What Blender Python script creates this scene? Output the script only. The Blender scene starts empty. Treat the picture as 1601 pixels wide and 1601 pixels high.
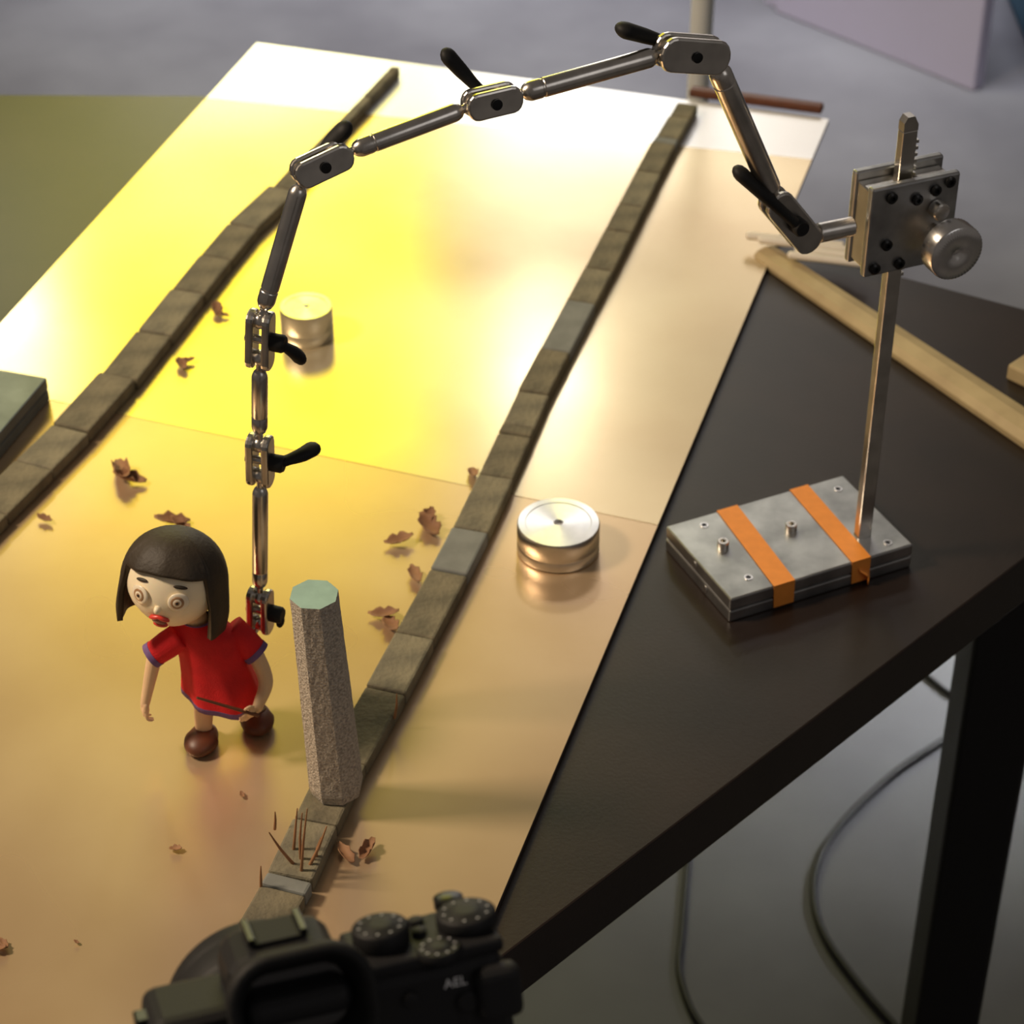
import bpy, bmesh, math, random
from mathutils import Vector, Matrix
random.seed(4)
S=bpy.context.scene
S.view_settings.view_transform='Standard'
V=Vector
ZT=0.75; ZB=0.755
# ---------------------------------------------------------------- materials
def mat(name,col,rough=.5,metal=0.,noise=0.,nscale=20.,bump=0.,bscale=80.,col2=None,coat=0.,spec=.5,sss=0.,coat_r=.1,radial=0.,rvar=0.):
    m=bpy.data.materials.new(name);m.use_nodes=True
    nt=m.node_tree;b=nt.nodes['Principled BSDF']
    b.inputs['Base Color'].default_value=(*col,1);b.inputs['Roughness'].default_value=rough
    b.inputs['Metallic'].default_value=metal;b.inputs['Specular IOR Level'].default_value=spec
    b.inputs['Coat Weight'].default_value=coat;b.inputs['Coat Roughness'].default_value=coat_r
    if sss: b.inputs['Subsurface Weight'].default_value=sss;b.inputs['Subsurface Radius'].default_value=(.004,.002,.001)
    if radial:
        tg=nt.nodes.new('ShaderNodeTangent');tg.direction_type='RADIAL';tg.axis='Z'
        b.inputs['Anisotropic'].default_value=radial;nt.links.new(tg.outputs[0],b.inputs['Tangent'])
    tc=nt.nodes.new('ShaderNodeTexCoord')
    if noise or col2:
        n=nt.nodes.new('ShaderNodeTexNoise');n.inputs['Scale'].default_value=nscale;n.inputs['Detail'].default_value=6
        nt.links.new(tc.outputs['Object'],n.inputs['Vector'])
        r=nt.nodes.new('ShaderNodeValToRGB')
        c2=col2 if col2 else tuple(c*(1-noise) for c in col)
        r.color_ramp.elements[0].position=.35;r.color_ramp.elements[1].position=.65
        r.color_ramp.elements[0].color=(*c2,1);r.color_ramp.elements[1].color=(*col,1)
        nt.links.new(n.outputs['Fac'],r.inputs['Fac']);nt.links.new(r.outputs['Color'],b.inputs['Base Color'])
    if rvar:
        n3=nt.nodes.new('ShaderNodeTexNoise');n3.inputs['Scale'].default_value=6;n3.inputs['Detail'].default_value=1
        nt.links.new(tc.outputs['Object'],n3.inputs['Vector'])
        mr=nt.nodes.new('ShaderNodeMapRange');mr.inputs['From Min'].default_value=.3;mr.inputs['From Max'].default_value=.7
        mr.inputs['To Min'].default_value=rough-rvar;mr.inputs['To Max'].default_value=rough+rvar
        nt.links.new(n3.outputs['Fac'],mr.inputs['Value']);nt.links.new(mr.outputs['Result'],b.inputs['Roughness'])
    if bump:
        n2=nt.nodes.new('ShaderNodeTexNoise');n2.inputs['Scale'].default_value=bscale;n2.inputs['Detail'].default_value=4
        nt.links.new(tc.outputs['Object'],n2.inputs['Vector'])
        bp=nt.nodes.new('ShaderNodeBump');bp.inputs['Strength'].default_value=bump;bp.inputs['Distance'].default_value=.002
        nt.links.new(n2.outputs['Fac'],bp.inputs['Height']);nt.links.new(bp.outputs['Normal'],b.inputs['Normal'])
    return m
M_steel=mat('brushed_steel',(.74,.70,.64),.27,1,noise=.25,nscale=60)
M_alu=mat('turned_aluminium',(.85,.83,.80),.25,1,noise=.10,nscale=90)
M_turn=mat('face_turned_aluminium',(.88,.86,.82),.30,1,noise=.08,nscale=120,radial=.75)
M_plate=mat('scuffed_steel',(.58,.58,.57),.38,1,col2=(.34,.34,.34),nscale=35)
M_blk=mat('black_plastic',(.016,.016,.017),.52,bump=.15,bscale=900,spec=.22)
M_rub=mat('black_rubber',(.014,.014,.014),.6,spec=.25)
M_bolt=mat('black_bolt',(.02,.02,.02),.3,.6)
M_table=mat('dark_table_laminate',(.022,.013,.009),.40,noise=.35,nscale=14,bump=.05,bscale=420,spec=.45)
M_tedge=mat('table_edge',(.006,.005,.005),.5)
M_near=mat('brass_foil_sheet',(.71,.53,.33),.29,.55,col2=(.56,.38,.21),nscale=3.2,coat=.1,coat_r=.25,rvar=.03)  # broad brown blotches put uneven reflection into the base colour
M_far=mat('gold_foil_sheet',(.74,.61,.37),.24,.62,col2=(.62,.47,.27),nscale=3.6,coat=.15,coat_r=.2,rvar=.03)  # same reflection blotches mixed into the colour
M_white=mat('white_board',(.90,.89,.88),.3,.5,noise=.05,nscale=6)
M_bedge=mat('board_core',(.05,.035,.03),.7)
M_brick=mat('painted_foam_brick',(.22,.19,.12),.85,col2=(.13,.115,.075),nscale=45,bump=.6,bscale=260)
M_brick2=mat('painted_foam_brick_light',(.26,.23,.15),.85,col2=(.16,.145,.10),nscale=45,bump=.6,bscale=260)
M_mortar=mat('blue_grey_mortar',(.24,.25,.23),.8,noise=.2,nscale=60)
M_foam=mat('grey_foam',(.66,.60,.51),.95,col2=(.34,.30,.25),nscale=650,bump=.9,bscale=700)
M_foamtop=mat('mint_foam',(.36,.55,.46),.85,noise=.15,nscale=80)
M_tape=mat('orange_tape',(.95,.33,.05),.55,noise=.08,nscale=120)
M_wood=mat('balsa_wood',(.52,.41,.22),.6,col2=(.42,.32,.17),nscale=30)
M_wood2=mat('pale_wood',(.80,.74,.64),.6,noise=.1,nscale=30)
M_leaf=mat('dried_leaf',(.36,.19,.09),.7,col2=(.22,.10,.045),nscale=60)
M_twig=mat('dried_twig',(.40,.20,.09),.7,noise=.3,nscale=60)
M_floor=mat('grey_floor',(.19,.19,.20),.6,col2=(.11,.108,.12),nscale=2.2)
M_wall=mat('painted_wall',(.40,.36,.34),.8,noise=.05,nscale=3)
M_skin=mat('puppet_skin',(.86,.60,.36),.5,sss=.15,noise=.06,nscale=60)
M_face=mat('puppet_face',(.97,.84,.60),.45,sss=.15,noise=.03,nscale=60)
M_hair=mat('puppet_hair',(.040,.027,.014),.6,noise=.3,nscale=50,bump=.2,bscale=400)
M_red=mat('red_cloth',(.80,.014,.020),.8,noise=.2,nscale=60,bump=.3,bscale=1200)
M_purple=mat('purple_trim',(.20,.11,.30),.8,noise=.2,nscale=200)
M_shoe=mat('brown_shoe',(.14,.045,.02),.45,noise=.2,nscale=90)
M_eye=mat('eye_white',(.90,.80,.62),.25,noise=.02,nscale=10)
M_iris=mat('iris_brown',(.42,.24,.12),.3,noise=.1,nscale=100)
M_pup=mat('pupil_dark',(.02,.012,.01),.2,noise=.1,nscale=100)
M_lip=mat('lip_red',(.72,.06,.04),.35,noise=.05,nscale=80)
M_mouth=mat('mouth_dark',(.16,.01,.01),.5,noise=.05,nscale=80)
M_lav=mat('lavender_panel',(.50,.47,.60),.6,noise=.04,nscale=4)
M_blue=mat('teal_box',(.02,.14,.22),.5,noise=.1,nscale=5)
M_cable=mat('cable_black',(.008,.008,.008),.5)
M_pole=mat('pale_pole',(.75,.76,.72),.35,noise=.04,nscale=10)
M_text=mat('white_print',(.8,.8,.8),.6,noise=.02,nscale=10)
M_glass=mat('dark_glass',(.004,.004,.006),.08,coat=1)
M_dsteel=mat('dark_steel_block',(.17,.20,.21),.4,.3,col2=(.10,.12,.13),nscale=30)
# ---------------------------------------------------------------- helpers
def grp(name,loc):
    e=bpy.data.objects.new(name,None);e.location=loc;e.empty_display_size=.02
    S.collection.objects.link(e);return e
def par(o,e):
    if e is not None:
        o.parent=e;o.matrix_parent_inverse=Matrix.Translation(-V(e.location))
def mk(name,vs,fs,m,e=None,smooth=False,bevel=0,seg=2,mats=None,fm=None):
    vs=[V(v) for v in vs]
    c=V([(min(v[i] for v in vs)+max(v[i] for v in vs))/2 for i in range(3)])
    me=bpy.data.meshes.new(name);me.from_pydata([tuple(v-c) for v in vs],[],fs);me.update()
    bm=bmesh.new();bm.from_mesh(me);bmesh.ops.recalc_face_normals(bm,faces=bm.faces);bm.to_mesh(me);bm.free()
    for x in (mats or [m]): me.materials.append(x)
    if fm:
        for p,i in zip(me.polygons,fm): p.material_index=i
    for p in me.polygons: p.use_smooth=smooth
    o=bpy.data.objects.new(name,me);o.location=c;S.collection.objects.link(o);par(o,e)
    if bevel:
        b=o.modifiers.new('b','BEVEL');b.width=bevel;b.segments=seg;b.limit_method='ANGLE';b.angle_limit=math.radians(40)
    return o
def frame(ex,ey,ez,c):
    M=Matrix.Identity(4)
    for i,a in enumerate((ex,ey,ez)):
        for j in range(3): M[j][i]=a[j]
    for j in range(3): M[j][3]=c[j]
    return M
def box(name,size,M,m,e=None,bevel=0,seg=2):
    if not isinstance(M,Matrix): M=Matrix.Translation(V(M))
    x,y,z=[s/2 for s in size]
    vs=[M@V((a*x,b*y,c*z)) for a in(-1,1) for b in(-1,1) for c in(-1,1)]
    fs=[(0,1,3,2),(4,6,7,5),(0,4,5,1),(2,3,7,6),(0,2,6,4),(1,5,7,3)]
    return mk(name,vs,fs,m,e,False,bevel,seg)
def prism(name,poly,z0,z1,m,e=None,bevel=0,M=None,smooth=False):
    M=M or Matrix.Identity(4);n=len(poly)
    vs=[M@V((p[0],p[1],z0)) for p in poly]+[M@V((p[0],p[1],z1)) for p in poly]
    fs=[tuple(range(n))[::-1],tuple(range(n,2*n))]+[(i,(i+1)%n,(i+1)%n+n,i+n) for i in range(n)]
    return mk(name,vs,fs,m,e,smooth,bevel)
def basis(ax):
    ax=ax.normalized();t=V((0,0,1)) if abs(ax.z)<.9 else V((1,0,0))
    u=ax.cross(t).normalized();return u,ax.cross(u).normalized(),ax
def lathe(name,prof,c,m,e=None,ax=V((0,0,1)),seg=40,smooth=True,ang=35,knurl=0):
    u,w,a=basis(V(ax));c=V(c);vs=[];fs=[]
    for k,(r,h) in enumerate(prof):
        for i in range(seg):
            t=2*math.pi*i/seg;rr=r*(1+(knurl*(i%2) if 0<k<len(prof)-1 else 0))
            vs.append(c+a*h+(u*math.cos(t)+w*math.sin(t))*rr)
    for k in range(len(prof)-1):
        for i in range(seg):
            j=(i+1)%seg;fs.append((k*seg+i,k*seg+j,(k+1)*seg+j,(k+1)*seg+i))
    fs.append(tuple(range(seg)));fs.append(tuple(range((len(prof)-1)*seg,len(prof)*seg)))
    o=mk(name,vs,fs,m,e,False)
    if smooth:
        me=o.data
        for p in me.polygons: p.use_smooth=True
        bm=bmesh.new();bm.from_mesh(me)
        for ed in bm.edges:
            if len(ed.link_faces)==2 and ed.calc_face_angle(0)>math.radians(ang): ed.smooth=False
        bm.to_mesh(me);bm.free()
    return o
def cyl(name,p0,p1,r,m,e=None,r1=None,seg=24,ch=.0):
    p0=V(p0);p1=V(p1);L=(p1-p0).length;r1=r if r1 is None else r1
    pr=[(r,0),(r1,L)] if not ch else [(r-ch,0),(r,ch),(r1,L-ch),(r1-ch,L)]
    return lathe(name,pr,p0,m,e,p1-p0,seg)
def ball(name,c,r,m,e=None,sc=(1,1,1),M=None,seg=24):
    vs=[];fs=[];N=seg//2;M=M or Matrix.Identity(4);c=V(c)
    R=M.to_3x3()
    for i in range(1,N):
        a=math.pi*i/N
        for j in range(seg):
            t=2*math.pi*j/seg
            vs.append(c+R@V((math.sin(a)*math.cos(t)*r*sc[0],math.sin(a)*math.sin(t)*r*sc[1],math.cos(a)*r*sc[2])))
    vs.append(c+R@V((0,0,r*sc[2])));vs.append(c+R@V((0,0,-r*sc[2])))
    T=len(vs)-2;B=T+1
    for i in range(N-2):
        for j in range(seg):
            k=(j+1)%seg;fs.append((i*seg+j,i*seg+k,(i+1)*seg+k,(i+1)*seg+j))
    for j in range(seg):
        k=(j+1)%seg;fs.append((T,j,k));fs.append((B,(N-2)*seg+k,(N-2)*seg+j))
    return mk(name,vs,fs,m,e,True)
def catmull(P,n=6):
    P=[V(p) for p in P];Q=[P[0]*2-P[1]]+P+[P[-1]*2-P[-2]];out=[]
    for i in range(1,len(Q)-2):
        for k in range(n):
            t=k/n;a,b,c,d=Q[i-1:i+3]
            out.append(.5*((2*b)+(c-a)*t+(2*a-5*b+4*c-d)*t*t+(3*b-a-3*c+d)*t**3))
    out.append(P[-1]);return out
def tubegeo(pts,rad,seg=14,n=6,flat=1.0,cap=True):
    pts=[V(p) for p in pts]
    R=[];N=len(pts)
    C=catmull(pts,n)
    for i in range(N-1):
        for k in range(n): R.append(rad[i]+(rad[i+1]-rad[i])*k/n)
    R.append(rad[-1])
    if cap:
        d0=(C[0]-C[1]).normalized();d1=(C[-1]-C[-2]).normalized();r0,r1=R[0],R[-1]
        A=[];B=[];RA=[];RB=[]
        for a in (75,50,25):
            a=math.radians(a);A.append(C[0]+d0*r0*math.sin(a));RA.append(r0*math.cos(a))
        for a in (25,50,75):
            a=math.radians(a);B.append(C[-1]+d1*r1*math.sin(a));RB.append(r1*math.cos(a))
        C=A+C+B;R=RA+R+RB
    u,w,_=basis(C[1]-C[0]);vs=[];fs=[]
    for i,p in enumerate(C):
        d=(C[min(i+1,len(C)-1)]-C[max(i-1,0)]).normalized()
        u=(u-d*u.dot(d)).normalized();w=d.cross(u)
        for j in range(seg):
            t=2*math.pi*j/seg;vs.append(p+(u*math.cos(t)+w*math.sin(t)*flat)*R[i])
    for i in range(len(C)-1):
        for j in range(seg):
            k=(j+1)%seg;fs.append((i*seg+j,i*seg+k,(i+1)*seg+k,(i+1)*seg+j))
    fs.append(tuple(range(seg)));fs.append(tuple(range((len(C)-1)*seg,len(C)*seg)))
    return vs,fs
def tube(name,pts,rad,m,e=None,**k):
    if not isinstance(rad,(list,tuple)): rad=[rad]*len(pts)
    vs,fs=tubegeo(pts,rad,**k);return mk(name,vs,fs,m,e,True)
def merged(name,geos,m,e=None,voxel=None):
    vs=[];fs=[]
    for a,b in geos:
        o=len(vs);vs+=a;fs+=[tuple(i+o for i in f) for f in b]
    o=mk(name,vs,fs,m,e,True)
    if voxel:
        r=o.modifiers.new('r','REMESH');r.mode='VOXEL';r.voxel_size=voxel;r.use_smooth_shade=True
        s=o.modifiers.new('s','SMOOTH');s.factor=.5;s.iterations=4
    return o
# ---------------------------------------------------------------- floor / wall
mk('floor',[(-4,-1,0),(4,-1,0),(4,5.6,0),(-4,5.6,0)],[(0,1,2,3)],M_floor)
box('wall_back',(8,.1,2.8),(0,5.65,1.4),M_wall)
# ---------------------------------------------------------------- table
T=grp('table',(0,1.5,0))
poly=[(.606,1.551),(-.292,2.047),(-.95,2.055),(-.95,.90),(-.32,.605)]
prism('tabletop',poly,ZT-.045,ZT,M_table,T,bevel=.0015)
legs=[(.405,1.47),(-.28,1.97),(-.88,1.98),(-.88,.98),(-.30,.72)]
for i,p in enumerate(legs): box('leg_%d'%(i+1),(.06,.06,ZT-.045),(p[0],p[1],(ZT-.045)/2),M_tedge,T,.004)
# ---------------------------------------------------------------- set board (stage floor)
d=V((.2899,.957));r=V((.957,-.2899))
O=V((-.010,.958))
def bd(a,b):
    q=O+d*a-r*b;return (q.x,q.y)
B=grp('set_board',(-.1,1.4,ZB))
prism('board_core',[bd(-.18,0),bd(1.075,0),bd(1.075,.585),bd(-.22,.585)],ZT,ZB-.0012,M_bedge,B)
prism('near_sheet',[bd(-.18,.0),bd(.40,0),bd(.425,.585),bd(-.22,.585)],ZB-.0012,ZB-.0003,M_near,B)
prism('gold_sheet',[bd(.40,0),bd(.99,0),bd(.945,.585),bd(.425,.585)],ZB-.0012,ZB,M_far,B)
prism('white_strip',[bd(.99,0),bd(1.075,0),bd(1.075,.585),bd(.945,.585)],ZB-.0012,ZB,M_white,B)  # far strip of the board, whiter base colour
box('wood_batten',(.13,.012,.008),frame((r.x,r.y,0),(d.x,d.y,0),(0,0,1),(.235,2.02,ZB+.004)),M_shoe,B,.002)
# ---------------------------------------------------------------- brick curbs
def curb(name,pts,ws,h,lens,mm):
    E=grp(name,(pts[len(pts)//2][0],pts[len(pts)//2][1],ZB))
    P=[V(p) for p in pts]
    def at(s):
        for a,b,wa,wb in zip(P[:-1],P[1:],ws[:-1],ws[1:]):
            L=(b-a).length
            if s<=L: return a+(b-a)*(s/L),(b-a).normalized(),wa+(wb-wa)*s/L
            s-=L
        return P[-1],(P[-1]-P[-2]).normalized(),ws[-1]
    tot=sum((b-a).length for a,b in zip(P[:-1],P[1:]));s=0;i=0
    while s<tot-.01:
        L=lens[i%len(lens)]*(1+.15*(random.random()-.5));L=min(L,tot-s)
        c,t,w=at(s+L/2);t=t.to_3d();a=(random.random()-.5)*.03
        t=Matrix.Rotation(a,3,'Z')@t;n=V((t.y,-t.x,0))
        hh=h*(1+.12*(random.random()-.5))
        f=frame(n,t,(0,0,1),(c.x,c.y,ZB))
        box('brick_%d'%(i+1),(w,L-.0010,hh),f@Matrix.Translation((0,0,hh/2)),mm[i%len(mm)],E,.0018)
        s+=L;i+=1
    return E
curb('brick_curb',[(-.152,.915),(-.134,.971),(-.109,1.065),(-.069,1.190),(-.026,1.333),(.022,1.518),(.085,1.728),(.136,1.904),(.168,2.0)],[.029,.029,.028,.028,.027,.025,.025,.023,.020],.011,
     [.055,.012,.045,.06,.075,.055,.07,.05,.065],[M_brick,M_mortar,M_brick2,M_brick,M_brick,M_brick2])
curb('brick_curb',[(-.405,1.285),(-.375,1.357),(-.341,1.439),(-.305,1.537),(-.272,1.644),(-.235,1.762),(-.206,1.830),(-.185,1.89),(-.155,1.97),(-.114,2.08)],[.033,.033,.032,.031,.030,.029,.027,.012,.010,.009],.011,
     [.07,.06,.055,.075,.065],[M_brick,M_brick,M_brick2])
# ---------------------------------------------------------------- weights
def weight(loc,R,h):
    k=h
    pr=[(R*.97,0),(R,.001),(R,k*.30),(R*.985,k*.33),(R*.985,k*.37),(R,k*.40),(R,k*.93),(R*.975,k*1.0),(R*.80,k),(R*.79,k*.985),(R*.12,k*.985),(R*.08,k*.90)]
    return lathe('metal_weight',pr,loc,M_turn,None,seg=64)
weight((.033,1.312,ZB),.0295,.024)
weight((-.167,1.600,ZB),.0215,.028)
# ---------------------------------------------------------------- foam pillar
def pillar():
    c0=V((-.109,1.051,ZB+.0115));c1=V((-.1155,1.053,.919));seg=8;N=26;vs=[];fs=[];fm=[]
    sub=6
    n=seg*sub
    for k in range(N+1):
        t=k/N;c=c0.lerp(c1,t);R=.0172+(.0146-.0172)*min(1,t*1.1)
        if k==0:R*=.93
        for s in range(seg):
            a0=2*math.pi*s/seg+.3;a1=a0+2*math.pi/seg
            for q in range(sub):
                u=q/sub
                p=V((math.cos(a0),math.sin(a0),0)).lerp(V((math.cos(a1),math.sin(a1),0)),u)
                vs.append(c+p*R*(1+random.uniform(-.008,.008)))
    for k in range(N):
        for i in range(n):
            j=(i+1)%n;fs.append((k*n+i,k*n+j,(k+1)*n+j,(k+1)*n+i));fm.append(0)
    fs.append(tuple(range(n)));fm.append(0);fs.append(tuple(range(N*n,N*n+n)));fm.append(1)
    mk('foam_pillar',vs,fs,None,None,False,mats=[M_foam,M_foamtop],fm=fm)
pillar()
# ---------------------------------------------------------------- steel block at left
f=frame((r.x,r.y,0),(d.x,d.y,0),(0,0,1),(-.362,1.505,ZB))@Matrix.Translation((-.07,-.10,0))
SB=grp('steel_block',(-.45,1.42,ZB))
box('lower_plate',(.14,.20,.010),f@Matrix.Translation((0,0,.005)),M_dsteel,SB,.001)
box('upper_plate',(.14,.20,.010),f@Matrix.Translation((0,0,.0155)),M_dsteel,SB,.001)
# ---------------------------------------------------------------- rig
RG=grp('rigging_arm',(.197,1.308,ZT))
a=math.radians(25.2)
bf=frame((math.cos(a),math.sin(a),0),(-math.sin(a),math.cos(a),0),(0,0,1),(.197,1.308,ZT))
box('base_lower_plate',(.148,.093,.0095),bf@Matrix.Translation((0,0,.00475)),M_plate,RG,.0012)
box('base_upper_plate',(.148,.093,.0100),bf@Matrix.Translation((0,0,.0152)),M_plate,RG,.0012)
HT=.0202
def tape(x0,x1,w,drop):
    y0,y1=.0467,-.0467
    t=.0004
    vs=[bf@V(p) for p in [(x0-w/2,y0,HT+t),(x0+w/2,y0,HT+t),(x1+w/2,y1,HT+t),(x1-w/2,y1,HT+t),(x1+w/2,y1-.0004,HT-drop),(x1-w/2+.001,y1-.0004,HT-drop),
        (x0-w/2,y0+.0004,HT-.016),(x0+w/2,y0+.0004,HT-.016)]]
    o=mk('tape_strip',vs,[(0,1,2,3),(3,2,4,5),(1,0,6,7)],M_tape,RG)
    s=o.modifiers.new('s','SOLIDIFY');s.thickness=.0003;s.offset=1
tape(-.024,-.0315,.017,.0185)
tape(.036,.031,.0155,.0185)
tube('tape_tail',[bf@V((.032,-.047,.012)),bf@V((.036,-.050,.008)),bf@V((.037,-.049,.002))],[.0035,.003,.0035],M_tape,RG,flat=.2)
def capscrew(p,R,h,nm):
    q=bf@V((p[0],p[1],HT))
    lathe(nm,[(R,0),(R,h*.85),(R*.88,h),(R*.5,h),(R*.5,h*.35)],q,M_steel,RG,seg=24)
capscrew((-.049,.0086),.0042,.005,'cap_screw');capscrew((.0048,.0055),.0042,.005,'cap_screw')
for p in [(-.049,.036),(.061,.033),(.0586,-.0375),(-.0507,-.0303)]:
    lathe('plug_rim',[(.0030,0),(.0030,.0005),(.0020,.0005),(.0018,.0001)],bf@V((p[0],p[1],HT)),M_alu,RG,seg=20)
    lathe('plug_hole',[(.0019,0),(.0019,.0004)],bf@V((p[0],p[1],HT)),M_bolt,RG,seg=20)
for y in (-.012,.004):
    q=bf@V((-.074,y,.005+.01*(y>0)));lathe('side_screw',[(.003,0),(.003,.0006),(.0015,.0006)],q,M_alu,RG,ax=bf.to_3x3()@V((-1,0,0)),seg=16)
ec=V((.926,.378,0));nf=V((.378,-.926,0));up=V((0,0,1))
PX,PY=.2490,1.3075
pf=frame(ec,-nf,up,(PX,PY,0))
box('post',(.0105,.007,1.090-ZT-.0195),pf@Matrix.Translation((0,0,(1.090+ZT+.0195)/2)),M_steel,RG,.0007)
prism('post_tip',[(-.0052,0),(.0052,0),(.0052,.004),(.002,.010),(-.003,.010),(-.0052,.006)],-.0034,.0034,M_steel,RG,M=frame(ec,up,nf,(PX,PY,1.090)))
for i in range(22):
    box('rack_tooth',(.002,.006,.0022),pf@Matrix.Translation((.0061,0,.985+i*.0046)),M_steel,RG)
bc=V((PX+.002,PY,1.028));cf=frame(ec,-nf,up,bc)
box('clamp_front_plate',(.064,.006,.064),cf@Matrix.Translation((0,-.0105,0)),M_plate,RG,.0015)
box('clamp_back_plate',(.064,.006,.066),cf@Matrix.Translation((0,.0105,.001)),M_plate,RG,.0015)
box('clamp_core_left',(.024,.0145,.056),cf@Matrix.Translation((-.0185,0,0)),M_steel,RG,.001)
box('clamp_core_right',(.022,.0145,.056),cf@Matrix.Translation((.0175,0,0)),M_steel,RG,.001)
for (x,z) in [(-.018,.024),(.014,.023),(.024,.027),(.001,.019),(-.018,-.010),(-.007,-.026),(-.025,-.026)]:
    q=cf@V((x,-.0135,z));lathe('clamp_bolt',[(.0038,0),(.0038,.0022),(.0028,.003),(.0015,.003),(.0014,.0015)],q,M_bolt,RG,ax=nf,seg=16)
q=cf@V((.018,-.0135,-.010))
lathe('knob_collar',[(.009,0),(.009,.006),(.006,.007),(.006,.014)],q,M_steel,RG,ax=nf,seg=24)
lathe('adjusting_knob',[(.017,0),(.0188,.001),(.0188,.0125),(.0178,.0138),(.004,.0138),(.003,.0125)],q+nf*.014,M_alu,RG,ax=nf,seg=96,knurl=.02,ang=60)
cyl('pinion_boss',cf@V((.016,-.0135,.010)),cf@V((.016,-.022,.010)),.006,M_steel,RG,ch=.001)
mmv=lambda *p:V(p)/1000
J7=(mmv(-160,1137,829),mmv(-159,1137,850));J6=(mmv(-153,1140,942),mmv(-152,1140,965));J5=(mmv(-148,1141,1026),mmv(-146,1142,1051))
J4=(mmv(-117,1154,1141),mmv(-97,1163,1147));J3=(mmv(-21,1194,1163),mmv(-2,1202,1164));J2=(mmv(92,1240,1174),mmv(118,1251,1167))
J1=(mmv(165,1270,1058),mmv(185,1278,1030));A0=mmv(-172,1128,816);STB=mmv(218,1291,1030)
def rod(i,p,q,R,rb):
    d=(q-p).normalized();L=(q-p).length;g=rb+.0044
    lathe('rod_%d'%i,[(R*.45,0),(R*.45,g-.0015),(R*.75,g),(R*.95,g+.0025),(R,g+.004),(R,g+.010),(R*.93,g+.0105),(R*.93,g+.0115),(R,g+.012),(R,L-g-.004),(R*.95,L-g-.0025),(R*.75,L-g),(R*.45,L-g+.0015),(R*.45,L)],p,M_steel,RG,ax=d,seg=28)
    ball('ball',p,rb,M_steel,RG,seg=20);ball('ball',q,rb,M_steel,RG,seg=20)
rod(1,J7[1],J6[0],.0049,.0050);rod(2,J6[1],J5[0],.0049,.0050);rod(3,J5[1],J4[0],.0054,.0050)
rod(4,J4[1],J3[0],.0054,.0050);rod(5,J3[1],J2[0],.0059,.0054);rod(6,J2[1],J1[0],.0070,.0060)
cyl('puppet_pin',A0,J7[0],.0022,M_steel,RG);ball('ball',J7[0],.0050,M_steel,RG)
cyl('stub_rod',J1[1]+(STB-J1[1]).normalized()*.009,STB,.0064,M_steel,RG,ch=.0015);cyl('stub_neck',J1[1],STB,.0028,M_steel,RG);ball('ball',J1[1],.0060,M_steel,RG)
def joint(i,A,Bp,n,hw,ext,lev,side=1,lr=.0042):
    n=V(n).normalized();x=(Bp-A).normalized();n=(n-x*n.dot(x)).normalized();y=n.cross(x);c=(A+Bp)/2;L=(Bp-A).length/2+ext
    pl=[]
    for k in range(9):
        t=-math.pi/2+math.pi*k/8;pl.append((L-hw*.8+hw*.8*math.cos(t),hw*math.sin(t)))
    for k in range(9):
        t=math.pi/2+math.pi*k/8;pl.append((-(L-hw*.8)+hw*.8*math.cos(t),hw*math.sin(t)))
    f=frame(x,y,n,c)
    for s,nm in ((1,'front'),(-1,'back')):
        z0,z1=sorted((s*.0026,s*.0074));prism('joint_%d_%s_plate'%(i,nm),pl,z0,z1,M_steel,RG,bevel=.0014,M=f)
    lathe('joint_%d_bolt'%i,[(.0026,-.009),(.0026,.0078),(.0032,.0079),(.0032,.0088),(.0020,.0090)],c,M_bolt if side<0 else M_steel,RG,ax=n,seg=18)
    s=side;root=c+n*s*.0110
    lathe('joint_%d_lever_hub'%i,[(.0050,0),(.0055,.001),(.0055,.007),(.0045,.0085)],c+n*s*.0070,M_rub,RG,ax=n*s,seg=20)
    lv=V(lev);dd=lv-root
    tube('joint_%d_lever'%i,[root,root+dd*.3+n*s*.001,root+dd*.65+n*s*.0015,lv],[lr*.85,lr*.85,lr*1.1,lr*1.2],M_rub,RG,flat=.7)
joint(7,*J7,ec*.75+nf*.65,.0066,.0064,mmv(-147,1134,832),1,.003)
joint(6,*J6,ec*.80+nf*.6,.0070,.0066,mmv(-122,1149,955),1,.0050)
joint(5,*J5,ec*.80+nf*.6,.0070,.0066,mmv(-126,1146,1024),1,.0050)
joint(4,*J4,nf+up*.2,.0078,.0066,mmv(-95,1172,1158),-1,.0052)
joint(3,*J3,nf+up*.15,.0080,.0068,mmv(-36,1212,1184),-1,.0050)
joint(2,*J2,nf+up*.1,.0105,.0088,mmv(66,1239,1188),-1,.0058)
joint(1,*J1,nf+up*.1,.0098,.0092,mmv(141,1263,1082),1,.0056)
# ---------------------------------------------------------------- puppet
PP=grp('girl_puppet',(-.184,1.113,ZB))
hc=V((-.207,1.113,.884));Rh=.0325
hz=Matrix.Rotation(math.radians(-13),4,'Z')@Matrix.Rotation(math.radians(4),4,'Y')@Matrix.Rotation(math.radians(-13),4,'X')
hm=Matrix.Translation(hc)@hz
FX,FY,FZ=.0290,.0290,.0305
vs=[];fs=[];N=24;sg=36
for i in range(N+1):
    p=math.pi*i/N;z=math.cos(p);s=math.sin(p)
    for j in range(sg):
        t=2*math.pi*j/sg;x=s*math.sin(t);y=-s*math.cos(t)
        w=1-.16*max(0,-z)**1.5
        ch=1+.05*max(0,-z)*(1 if y<0 else 0)
        bul=.05*math.exp(-((z+.35)**2)/.08)*max(0,-y)
        vs.append(hm@V((x*FX*(w+bul),y*FY*ch*(w+bul),z*FZ)))
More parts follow.
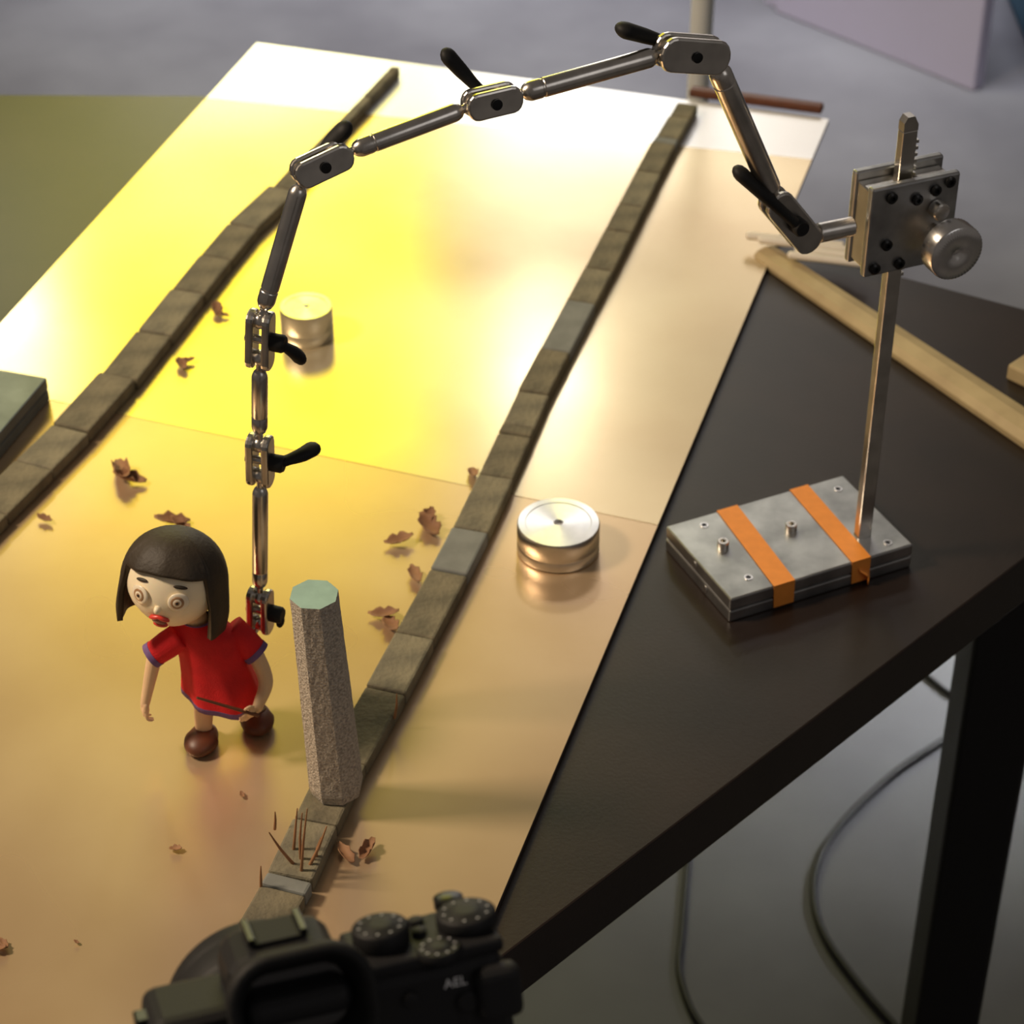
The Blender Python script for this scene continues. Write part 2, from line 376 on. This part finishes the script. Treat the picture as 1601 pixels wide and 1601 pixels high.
for i in range(N):
    for j in range(sg):
        k=(j+1)%sg;fs.append((i*sg+j,i*sg+k,(i+1)*sg+k,(i+1)*sg+j))
o=mk('head',vs,fs,M_face,PP,True)
vs=[];fs=[];sg=96;N=22
for j in range(sg):
    az=360*j/sg;az=az-360 if az>180 else az
    A=abs(az)
    tt=min(1,max(0,(A-56)/8));tt=tt*tt*(3-2*tt)
    zb=(.40+.04*math.cos(math.radians(az*3)))*(1-tt)+(-.92)*tt
    for i in range(N):
        zt=i/(N-1)
        if zb>0: end=math.acos(zb)
        else: end=math.pi/2-zb
        s=.02+zt*(end-.02)
        if s<math.pi/2:
            z=math.cos(s);ro=math.sin(s)**.92
        else:
            q=s-math.pi/2;z=-q;ro=1+.05*math.sin(q*2.2)-.12*max(0,q-.6)
        cl=1+.012*math.cos(math.radians(az*11))*zt
        x=ro*math.sin(math.radians(az));y=-ro*math.cos(math.radians(az))
        vs.append(hm@V((x*Rh*1.02*cl,y*Rh*.98*cl,z*Rh)))
for j in range(sg):
    k=(j+1)%sg
    for i in range(N-1): fs.append((j*N+i,k*N+i,k*N+i+1,j*N+i+1))
fs.append(tuple(j*N for j in range(sg)))
o=mk('bob_hair',vs,fs,M_hair,PP,True)
s=o.modifiers.new('s','SOLIDIFY');s.thickness=.0035;s.offset=-1
def onface(x,z,out=0):
    k=1-(x/FX)**2-(z/FZ)**2;y=-FY*1.01*math.sqrt(max(.02,k))*(1.03 if z<0 else 1)
    return V((x,y-out,z))
def feat(nm,x,z,rx,rz,ry,m,out=0,rot=0):
    p=onface(x,z,out);nrm=V((x/FX**2,p.y/FY**2,z/FZ**2)).normalized()
    u=V((0,0,1)).cross(nrm).normalized();w=nrm.cross(u)
    f=hz@frame(u,w,nrm,(0,0,0))@Matrix.Rotation(rot,4,'Z')
    return ball(nm,hm@p,1,m,PP,sc=(rx,rz,ry),M=f,seg=20)
for sx,nm in ((-1,'left'),(1,'right')):
    x=sx*.0122;z=-.0010
    feat('eye_%s'%nm,x,z,.0066,.0062,.0015,M_eye,.0001)
    feat('iris_ring_%s'%nm,x-.0003,z,.0043,.0043,.0010,M_iris,.0011)
    feat('iris_light_%s'%nm,x-.0003,z,.0031,.0031,.0010,M_eye,.0014)
    feat('iris_inner_%s'%nm,x-.0003,z,.0021,.0021,.0010,M_iris,.0016)
    feat('pupil_%s'%nm,x-.0003,z,.0011,.0011,.0009,M_pup,.0021)
    feat('eyebrow_%s'%nm,x,z+.0090,.0045,.0012,.0010,M_hair,0,rot=-sx*.15)
    ball('ear_%s'%nm,hm@V((sx*.0283,.002,-.004)),1,M_face,PP,sc=(.003,.005,.007),M=hz,seg=14)
feat('nose',0,-.0078,.0022,.0026,.0032,M_face,.0004)
feat('upper_lip_a',-.0026,-.0150,.0044,.0015,.0018,M_lip,.0000,rot=.35)
feat('upper_lip_b',.0026,-.0150,.0044,.0015,.0018,M_lip,.0000,rot=-.35)
feat('mouth_opening',0,-.0182,.0046,.0032,.0010,M_mouth,.0004)
feat('lower_lip',0,-.0214,.0048,.0017,.0020,M_lip,.0002)
mp=lambda x,y,z:V((x,y,z))
tube('neck',[mp(-.200,1.115,.860),mp(-.195,1.117,.838)],[.0075,.009],M_skin,PP)
cen=[(-.1965,1.1150,.8510),(-.1955,1.1155,.8480),(-.1935,1.116,.8420),(-.1905,1.1165,.8300),(-.1885,1.1165,.8170),(-.186,1.116,.8030),(-.184,1.115,.7890)]
rr=[(.0085,.0085),(.0150,.011),(.0210,.0140),(.0215,.0170),(.0215,.0185),(.0235,.0205),(.0262,.0225)]
vs=[];fs=[];sg=40
C2=catmull(cen,4);RX=[];
for i in range(len(rr)-1):
    for k in range(4): RX.append((rr[i][0]+(rr[i+1][0]-rr[i][0])*k/4,rr[i][1]+(rr[i+1][1]-rr[i][1])*k/4))
RX.append(rr[-1])
yw=math.radians(-14)
for i,(c,(rx,ry)) in enumerate(zip(C2,RX)):
    tt=i/(len(C2)-1)
    for j in range(sg):
        t=2*math.pi*j/sg;w=1+.055*math.sin(t*7+2)*max(0,tt-.35)*1.5
        x=rx*math.cos(t)*w;y=ry*math.sin(t)*w
        vs.append(V((c.x+x*math.cos(yw)-y*math.sin(yw),c.y+x*math.sin(yw)+y*math.cos(yw),c.z-.0035*x/.02*tt)))
n=len(C2);fm=[]
for i in range(n-1):
    for j in range(sg):
        k=(j+1)%sg;fs.append((i*sg+j,i*sg+k,(i+1)*sg+k,(i+1)*sg+j));fm.append(1 if i==n-2 or i==0 else 0)
fs.append(tuple(range((n-1)*sg,n*sg)));fm.append(0)
mk('dress',vs,fs,None,PP,True,mats=[M_red,M_purple],fm=fm)
def sleeve(nm,p,q,r0,r1):
    vs,fs=tubegeo([p,p.lerp(q,.5),q],[r0,(r0+r1)/2*1.05,r1],seg=20,cap=False);mk(nm,vs,fs,M_red,PP,True)
    dd=(q-p).normalized();cyl(nm+'_cuff',q-dd*.0014,q+dd*.0024,r1*1.05,M_purple,PP)
shL=mp(-.207,1.111,.8400);shR=mp(-.177,1.120,.8390)
sleeve('sleeve_left',shL,mp(-.2240,1.107,.8285),.0088,.0082)
sleeve('sleeve_right',shR,mp(-.1620,1.116,.8230),.0095,.0085)
def arm(nm,pts,rad,hd,side,curl,thumbdir):
    geos=[tubegeo(pts,rad,seg=16)]
    w=V(pts[-1]);hd=V(hd).normalized();sd=V(side).normalized();cv=V(curl).normalized()
    palm=[w,w+hd*.0035,w+hd*.0065]
    for k in (-1,0,1): geos.append(tubegeo([p+sd*k*.0020 for p in palm],[.0020,.0024,.0021],seg=10,n=3))
    lens=[.0070,.0082,.0076,.0058]
    for k,L in enumerate(lens):
        b=w+hd*.0062+sd*(k-1.5)*.0023
        geos.append(tubegeo([b-hd*.001,b+hd*L*.45+cv*L*.08,b+hd*L*.75+cv*L*.32,b+hd*L*.85+cv*L*.65],[.00115,.00108,.0010,.0008],seg=8,n=3))
    td=V(thumbdir).normalized();b=w+hd*.0022-sd*.0028
    geos.append(tubegeo([b,b+td*.003+hd*.001,b+td*.0042+hd*.0040],[.0014,.0013,.0010],seg=8,n=3))
    merged(nm,geos,M_skin,PP,voxel=.0004)
arm('arm_left',[mp(-.2180,1.109,.832),mp(-.2235,1.107,.826),mp(-.2275,1.104,.812),mp(-.2320,1.100,.7935)],[.0050,.0050,.0042,.0031],(-.1,-.1,-1),(.35,-.9,0),(1,.2,0),(.3,-.8,-.3))
arm('arm_right',[mp(-.167,1.117,.828),mp(-.1620,1.115,.822),mp(-.1555,1.107,.8060),mp(-.1600,1.094,.7960)],[.0055,.0054,.0048,.0035],(-.65,-.45,-.35),(.2,.5,-.8),(-.2,.5,-.5),(-.4,-.3,.7))
tube('pencil',[mp(-.196,1.086,.8105),mp(-.160,1.089,.7935)],[.0008,.0013],M_shoe,PP,seg=8)
def leg(nm,pts,foot,yaw):
    tube(nm,pts,[.0078,.0072,.0060,.0054],M_skin,PP)
    R=Matrix.Rotation(yaw,4,'Z')
    vs=[];fs=[];N=14;sg=24;F=V(foot)
    for i in range(N+1):
        p=math.pi*i/N
        for j in range(sg):
            t=2*math.pi*j/sg
            x=math.sin(p)*math.cos(t)*.0100;z=math.sin(p)*math.sin(t)*.0078;y=-math.cos(p)*.0150
            if y<0: x*=1.12;z*=.95
            z=max(z,-.0052);vs.append(F+R@V((x,y,z+.0052)))
    for i in range(N):
        for j in range(sg):
            k=(j+1)%sg;fs.append((i*sg+j,i*sg+k,(i+1)*sg+k,(i+1)*sg+j))
    mk(nm+'_shoe',vs,fs,M_shoe,PP,True)
    lathe(nm+'_ankle_strap',[(.0062,0),(.0066,.001),(.0066,.0025),(.006,.0035)],pts[-1]+V((0,0,-.001)),M_shoe,PP,seg=20)
leg('leg_left',[mp(-.194,1.113,.795),mp(-.196,1.111,.785),mp(-.1975,1.109,.774),mp(-.198,1.108,.764)],(-.199,1.103,ZB),math.radians(-12))
leg('leg_right',[mp(-.174,1.118,.795),mp(-.171,1.120,.785),mp(-.168,1.123,.775),mp(-.166,1.126,.765)],(-.1655,1.123,ZB),math.radians(12))
# ---------------------------------------------------------------- leaves / twigs
LV=[];
def leaf(x,y,size,rz,curl,tilt=.2,wid=.6,z=ZB+.0015):
    g=[];fs=[];nx,ny=7,9
    M=Matrix.Translation((x,y,z))@Matrix.Rotation(rz,4,'Z')@Matrix.Rotation(tilt,4,'X')
    for j in range(ny):
        v=j/(ny-1);w=wid*math.sin(math.pi*min(.97,max(.03,v)))**.7*(1+.25*math.sin(v*17+x*900))
        for i in range(nx):
            u=(i/(nx-1)-.5)
            px=u*w;py=v-.5
            ang=px*curl
            X=math.sin(ang)/curl if abs(curl)>.01 else px
            Z=(1-math.cos(ang))/abs(curl)*1.0 if abs(curl)>.01 else 0
            Z+=.12*(py*2)**2+.02*random.random()
            g.append(M@V((X*size,py*size,Z*size)))
    for j in range(ny-1):
        for i in range(nx-1): fs.append((j*nx+i,j*nx+i+1,(j+1)*nx+i+1,(j+1)*nx+i))
    LV.append((g,fs))
R_=random.uniform
data=[(-.291,1.400,.034,.3,5.5),(-.285,1.393,.026,1.4,5),(-.340,1.345,.014,1,3),(-.247,1.341,.026,1.7,4),(-.240,1.337,.020,.9,4),
(-.264,1.551,.018,.4,4),(-.260,1.557,.013,2,4),(-.244,1.634,.020,.2,4),(-.240,1.628,.014,1.4,4),
(-.081,1.318,.022,1.9,3),(-.060,1.335,.026,.5,3),(-.061,1.345,.020,-.3,4),(-.068,1.277,.022,.3,4),
(-.029,1.401,.016,.2,3.5),(-.088,1.234,.022,1.5,3.0),(-.083,1.222,.020,.4,3.0),
(-.101,1.003,.018,.6,5),(-.088,1.006,.018,-.4,5),(-.169,1.056,.006,.4,3),(-.205,1.008,.008,1.5,3),(-.254,.932,.004,1,3),(-.296,.930,.010,.6,4),(-.299,.926,.012,1.5,4),(-.205,1.14,.004,1,2)]
for x,y,s,rz,c in data: leaf(x,y,s,rz,c,R_(-.25,.25),R_(.5,.75),ZB+.001+s*.07)
o=merged('dried_leaves',LV,M_leaf)
sm=o.modifiers.new('s','SOLIDIFY');sm.thickness=.0004
TW=[]
def twig(x,y,dx,dy,h,z=ZB):
    p=V((x,y,z+.001));q=p+V((dx,dy,h));TW.append(tubegeo([p,p.lerp(q,.5)+V((R_(-.001,.001),0,0)),q],[.0011,.0009,.0004],seg=6,n=2))
for t in [(-.132,.998,.004,.002,.034),(-.127,.990,.003,0,.040),(-.122,.985,.012,.004,.03),(-.130,.986,-.014,0,.028),(-.126,.980,.006,.003,.05),(-.118,.992,.004,0,.018),(-.145,1.018,.001,0,.014),(-.149,.968,.001,0,.018),(-.076,1.120,.002,0,.020)]:
    twig(*t,z=ZB+.008)
merged('twigs',TW,M_twig)
# ---------------------------------------------------------------- wood pieces
W=grp('balsa_beam',(.31,1.6,ZT))
p0=V((.218,1.735));p1=V((.412,1.440));t=(p1-p0).normalized();L=(p1-p0).length;nn=V((-t.y,t.x))
prof=[(-.016,0),(-.017,.006),(-.012,.012),(0,.0145),(.012,.012),(.017,.006),(.016,0)]
vs=[];
for s in (0,L):
    for a_,b_ in prof:
        k=.75 if s==0 else 1;c=p0+t*s+nn*a_*k;vs.append((c.x,c.y,ZT+b_*k))
n=len(prof);fs=[tuple(range(n)),tuple(range(n,2*n))]+[(i,(i+1)%n,(i+1)%n+n,i+n) for i in range(n)]
mk('beam',vs,fs,M_wood,W,bevel=.001)
box('wood_offcut',(.12,.026,.014),frame((.70,-.714,0),(.714,.70,0),(0,0,1),(.445,1.508,ZT+.007)),M_wood,None,.002)
ST=grp('wood_sticks',(.25,1.72,ZT+.014))
for a_,b_ in [((.205,1.742),(.282,1.722)),((.215,1.735),(.290,1.713)),((.238,1.709),(.298,1.690)),((.245,1.718),(.300,1.700))]:
    tube('stick',[(a_[0],a_[1],ZT+.017),(b_[0],b_[1],ZT+.019)],.0035,M_wood2,ST,seg=10,n=2)
# ---------------------------------------------------------------- background
LS=grp('light_stand',(.208,2.35,0))
cyl('pole',(.208,2.35,.05),(.208,2.35,1.35),.0125,M_pole,LS)
for k in range(3):
    a_=2*math.pi*k/3+.5;cyl('stand_leg_%d'%(k+1),(.208,2.35,.30),(.208+.25*math.cos(a_),2.35+.25*math.sin(a_),.008),.008,M_pole,LS)
ball('top_cap',(.208,2.35,1.35),.016,M_blk,LS)
u_=V((.309,-.327,0)).normalized();n_=V((u_.y,-u_.x,0))
pn=grp('leaning_panel',(.64,3.76,0))
c=V((.6435,3.7615,.45));box('panel',(.45,.03,.90),frame(u_,n_,(0,0,1),c),M_lav,pn,.004)
box('panel_foot',(.40,.12,.02),frame(u_,n_,(0,0,1),(c.x,c.y+.09,.01)),M_lav,pn,.002)
bb=grp('storage_box',(1.08,3.75,0))
box('bin',(.36,.36,.40),(1.09,3.80,.20),M_blue,bb,.01);box('lid',(.39,.39,.03),(1.09,3.80,.415),M_blue,bb,.008)
tube('power_cable',[(.60,2.10,.006),(.53,1.98,.006),(.42,1.88,.006),(.335,1.77,.006),(.315,1.67,.006),(.35,1.57,.006),(.42,1.45,.006)],.004,M_cable,None,seg=10)
tube('power_cable',[(.20,1.85,.005),(.176,1.66,.005),(.17,1.58,.005),(.20,1.50,.005),(.3,1.40,.005)],.0035,M_cable,None,seg=10)
tube('power_cable',[(.66,2.02,.004),(.56,1.99,.004),(.50,2.03,.004),(.47,2.12,.004),(.5,2.3,.004)],.003,M_cable,None,seg=10)
# ---------------------------------------------------------------- mirrorless camera on tripod
CO=V((-.083,.602,1.093))
CM=grp('mirrorless_camera',CO)
cmf=Matrix.Translation(CO)@Matrix.Rotation(math.radians(17),4,'Z')@Matrix.Rotation(math.radians(-20),4,'X')
def cb(nm,size,c,m=M_blk,bev=.003,rx=0): return box(nm,size,cmf@Matrix.Translation(c)@Matrix.Rotation(rx,4,'X'),m,CM,bev,3)
def cl(nm,prof,c,ax=(0,0,1),m=M_blk,**k): return lathe(nm,prof,cmf@V(c),m,CM,ax=cmf.to_3x3()@V(ax),**k)
cb('body',(.136,.036,.088),(.010,0,-.044),bev=.006)
cb('grip',(.030,.058,.080),(.066,.010,-.044),bev=.010)
cb('top_plate_right',(.058,.034,.006),(.050,0,.001),bev=.002)
cb('viewfinder_hump',(.044,.040,.028),(-.005,0,.003),bev=.010)
cb('hump_neck',(.040,.030,.012),(-.004,-.022,.004),bev=.005)
cb('hot_shoe',(.021,.019,.002),(-.005,.002,.018),m=M_rub,bev=.0006)
cb('hot_shoe_rail',(.003,.019,.003),(-.015,.002,.0195),m=M_bolt,bev=.0006)
cb('hot_shoe_rail',(.003,.019,.003),(.005,.002,.0195),m=M_bolt,bev=.0006)
def rrect(w,h,rad,n=6):
    out=[]
    for cx,cy,a0 in ((w/2-rad,h/2-rad,0),(-w/2+rad,h/2-rad,90),(-w/2+rad,-h/2+rad,180),(w/2-rad,-h/2+rad,270)):
        for k in range(n+1):
            t=math.radians(a0+90*k/n);out.append((cx+rad*math.cos(t),cy+rad*math.sin(t)))
    return out
rings=[(.040,.028,.008,-.022),(.050,.040,.014,-.027),(.055,.046,.017,-.035),(.055,.046,.018,-.042),(.050,.041,.016,-.0425),(.045,.035,.012,-.036),(.036,.024,.008,-.026)]
vs=[];fs=[];nn_=28
ef=cmf@Matrix.Translation((-.003,0,-.002))@Matrix.Rotation(math.radians(-10),4,'X')
for w,h,rad,y in rings:
    for (x,z) in rrect(w,h,rad): vs.append(ef@V((x,y,z)))
for i in range(len(rings)-1):
    for j in range(nn_):
        k=(j+1)%nn_;fs.append((i*nn_+j,i*nn_+k,(i+1)*nn_+k,(i+1)*nn_+j))
mk('eyecup',vs,fs,M_rub,CM,True)
mk('eyepiece_glass',[ef@V((x,-.0265,z)) for x,z in rrect(.036,.024,.008)],[tuple(range(nn_))],M_glass,CM)
def dial(nm,x,y,R,h,z=.004):
    cl(nm,[(R*.97,0),(R,.001),(R,h-.001),(R*.93,h),(R*.55,h),(R*.5,h+.0006),(R*.2,h+.0006)],(x,y,z),seg=72,knurl=.035,ang=60)
    for k in range(10):
        t=2*math.pi*k/10;cb(nm+'_tick',(.0010,.0005,.0002),(x+R*.76*math.cos(t),y+R*.76*math.sin(t),z+h+.0001),m=M_text,bev=0)
dial('mode_dial',.0350,.000,.0108,.008);dial('exposure_dial',.0690,.000,.0115,.006)
dial('rear_dial',.054,-.014,.0085,.004,z=.001)
cl('button_c1',[(.003,0),(.003,.002),(.002,.0025)],(.051,.010,.004));cl('button_c2',[(.003,0),(.003,.002),(.002,.0025)],(.050,.001,.004))
cl('shutter_release',[(.006,0),(.006,.004),(.004,.005)],(.068,.026,.0),m=M_bolt)
cl('ael_button',[(.0045,0),(.0045,.002),(.0035,.0028)],(.062,-.018,-.018),ax=(0,-1,0))
cl('menu_button',[(.003,0),(.003,.0018),(.002,.0022)],(.040,-.018,-.012),ax=(0,-1,0))
cb('thumb_rest',(.018,.010,.022),(.074,-.020,-.016),bev=.004)
cb('rear_screen',(.076,.006,.055),(-.012,-.024,-.058),bev=.003)
cb('screen_glass',(.066,.001,.046),(-.012,-.0275,-.058),m=M_glass,bev=.0003)
cb('strap_lug',(.008,.010,.006),(-.058,0,-.006),m=M_bolt,bev=.001)
cb('cable_door',(.030,.030,.003),(-.060,-.016,-.012),bev=.001,rx=.1)
cl('lens_barrel',[(.030,0),(.038,.004),(.040,.012),(.039,.014),(.040,.016),(.040,.030),(.038,.032),(.039,.034),(.038,.044),(.036,.045),(.032,.042)],(-.010,.012,-.040),ax=(0,1,0),seg=64)
def label(nm,s,size,c):
    cu=bpy.data.curves.new(nm,'FONT');cu.body=s;cu.size=size;cu.extrude=.00008;cu.align_x='CENTER';cu.materials.append(M_text)
    o=bpy.data.objects.new(nm,cu);S.collection.objects.link(o)
    o.matrix_world=cmf@Matrix.Translation(c)@Matrix.Rotation(math.radians(90),4,'X')
    o.parent=CM;o.matrix_parent_inverse=Matrix.Translation(-V(CM.location))
label('ael_text','AEL',.0055,(.058,-.0184,-.011))
cb('lock_mark',(.0022,.0003,.002),(.068,-.0183,-.009),m=M_text,bev=0)
TP=grp('tripod',(-.08,.60,0))
c=cmf@V((0,0,-.088))
box('quick_release_plate',(.05,.045,.010),cmf@Matrix.Translation((0,0,-.093)),M_blk,TP,.002)
ball('ball_head',(c.x,c.y,c.z-.026),.022,M_bolt,TP);cyl('head_base',(c.x,c.y,c.z-.075),(c.x,c.y,c.z-.035),.024,M_blk,TP,ch=.002)
cyl('centre_column',(c.x,c.y,.45),(c.x,c.y,c.z-.07),.013,M_blk,TP)
lathe('spider',[(.03,0),(.036,.01),(.036,.03),(.02,.04)],(c.x,c.y,.86),M_blk,TP)
for k in range(3):
    a_=math.radians(-75+120*k);R0=.20
    cyl('leg_%d'%(k+1),(c.x+.03*math.cos(a_),c.y+.03*math.sin(a_),.87),(c.x+R0*math.cos(a_),c.y+R0*math.sin(a_),.012),.014,M_blk,TP,r1=.010)
    ball('foot_%d'%(k+1),(c.x+R0*math.cos(a_),c.y+R0*math.sin(a_),.013),.013,M_rub,TP,seg=14)
# ---------------------------------------------------------------- lights
def area(nm,loc,target,sx,sy,power,col,spread=180):
    l=bpy.data.lights.new(nm,'AREA');l.shape='RECTANGLE';l.size=sx;l.size_y=sy;l.energy=power;l.color=col;l.spread=math.radians(spread)
    o=bpy.data.objects.new(nm,l);o.location=loc;dv=(V(target)-V(loc));o.rotation_euler=dv.to_track_quat('-Z','Y').to_euler();S.collection.objects.link(o);return o
area('softbox_yellow_gel',(-.56,3.6,1.93),(-.25,1.7,.755),.80,.88,9.2,(.97,.88,.004))
area('softbox_white',(-.40,3.4,1.29),(-.1,2.0,.755),.46,.14,1.9,(1,.98,.97))
area('lamp_white',(.12,3.4,1.40),(.05,2.0,.755),.42,.26,2.4,(1,.98,.97))
area('right_strip_fill',(.50,3.4,1.58),(.25,1.8,.755),.34,.40,.9,(1,.92,.88))  # added fill to pale the right-hand strip of the board
area('small_lamp_white',(.05,3.0,1.70),(.02,1.53,.755),.08,.08,.9,(1,.98,.95))
area('small_lamp_white',(-.80,3.0,1.62),(-.40,1.59,.755),.14,.07,1.3,(1,.98,.95))
area('metal_top_fill',(.28,3.0,2.08),(.15,1.3,.755),.60,.16,.9,(1,.94,.90))  # added so the weight top and base plates catch a reflection
area('key_lamp_warm',(-1.5,1.1,2.4),(-.1,1.25,.755),.30,.30,41,(1,.79,.57))
area('front_fill',(1.6,-.4,2.6),(.1,1.3,.755),1.2,1.2,3.6,(.98,.95,.95))  # unseen fill light from front right, stands for no window
area('background_fill',(.3,3.4,3.4),(.1,4.5,0),1.6,.8,34,(.90,.90,1),64)  # unseen fill over the far floor, spread narrowed to miss the set
area('floor_patch_fill',(1.7,2.9,1.3),(.56,2.12,0),.3,.3,1.3,(.95,.97,1),22)  # added lamp to brighten one floor patch, no window there
w=bpy.data.worlds.new('World');S.world=w;w.use_nodes=True
w.node_tree.nodes['Background'].inputs[0].default_value=(.60,.53,.48,1);w.node_tree.nodes['Background'].inputs[1].default_value=.15
# ---------------------------------------------------------------- view camera
cd=bpy.data.cameras.new('view_camera');co=bpy.data.objects.new('view_camera',cd);S.collection.objects.link(co)
co.location=(0,0,1.755);co.rotation_euler=(math.radians(90-36.4),0,0);cd.sensor_width=36;cd.lens=80.95;cd.clip_start=.05
cd.dof.use_dof=True;cd.dof.focus_distance=1.30;cd.dof.aperture_fstop=13
S.camera=co
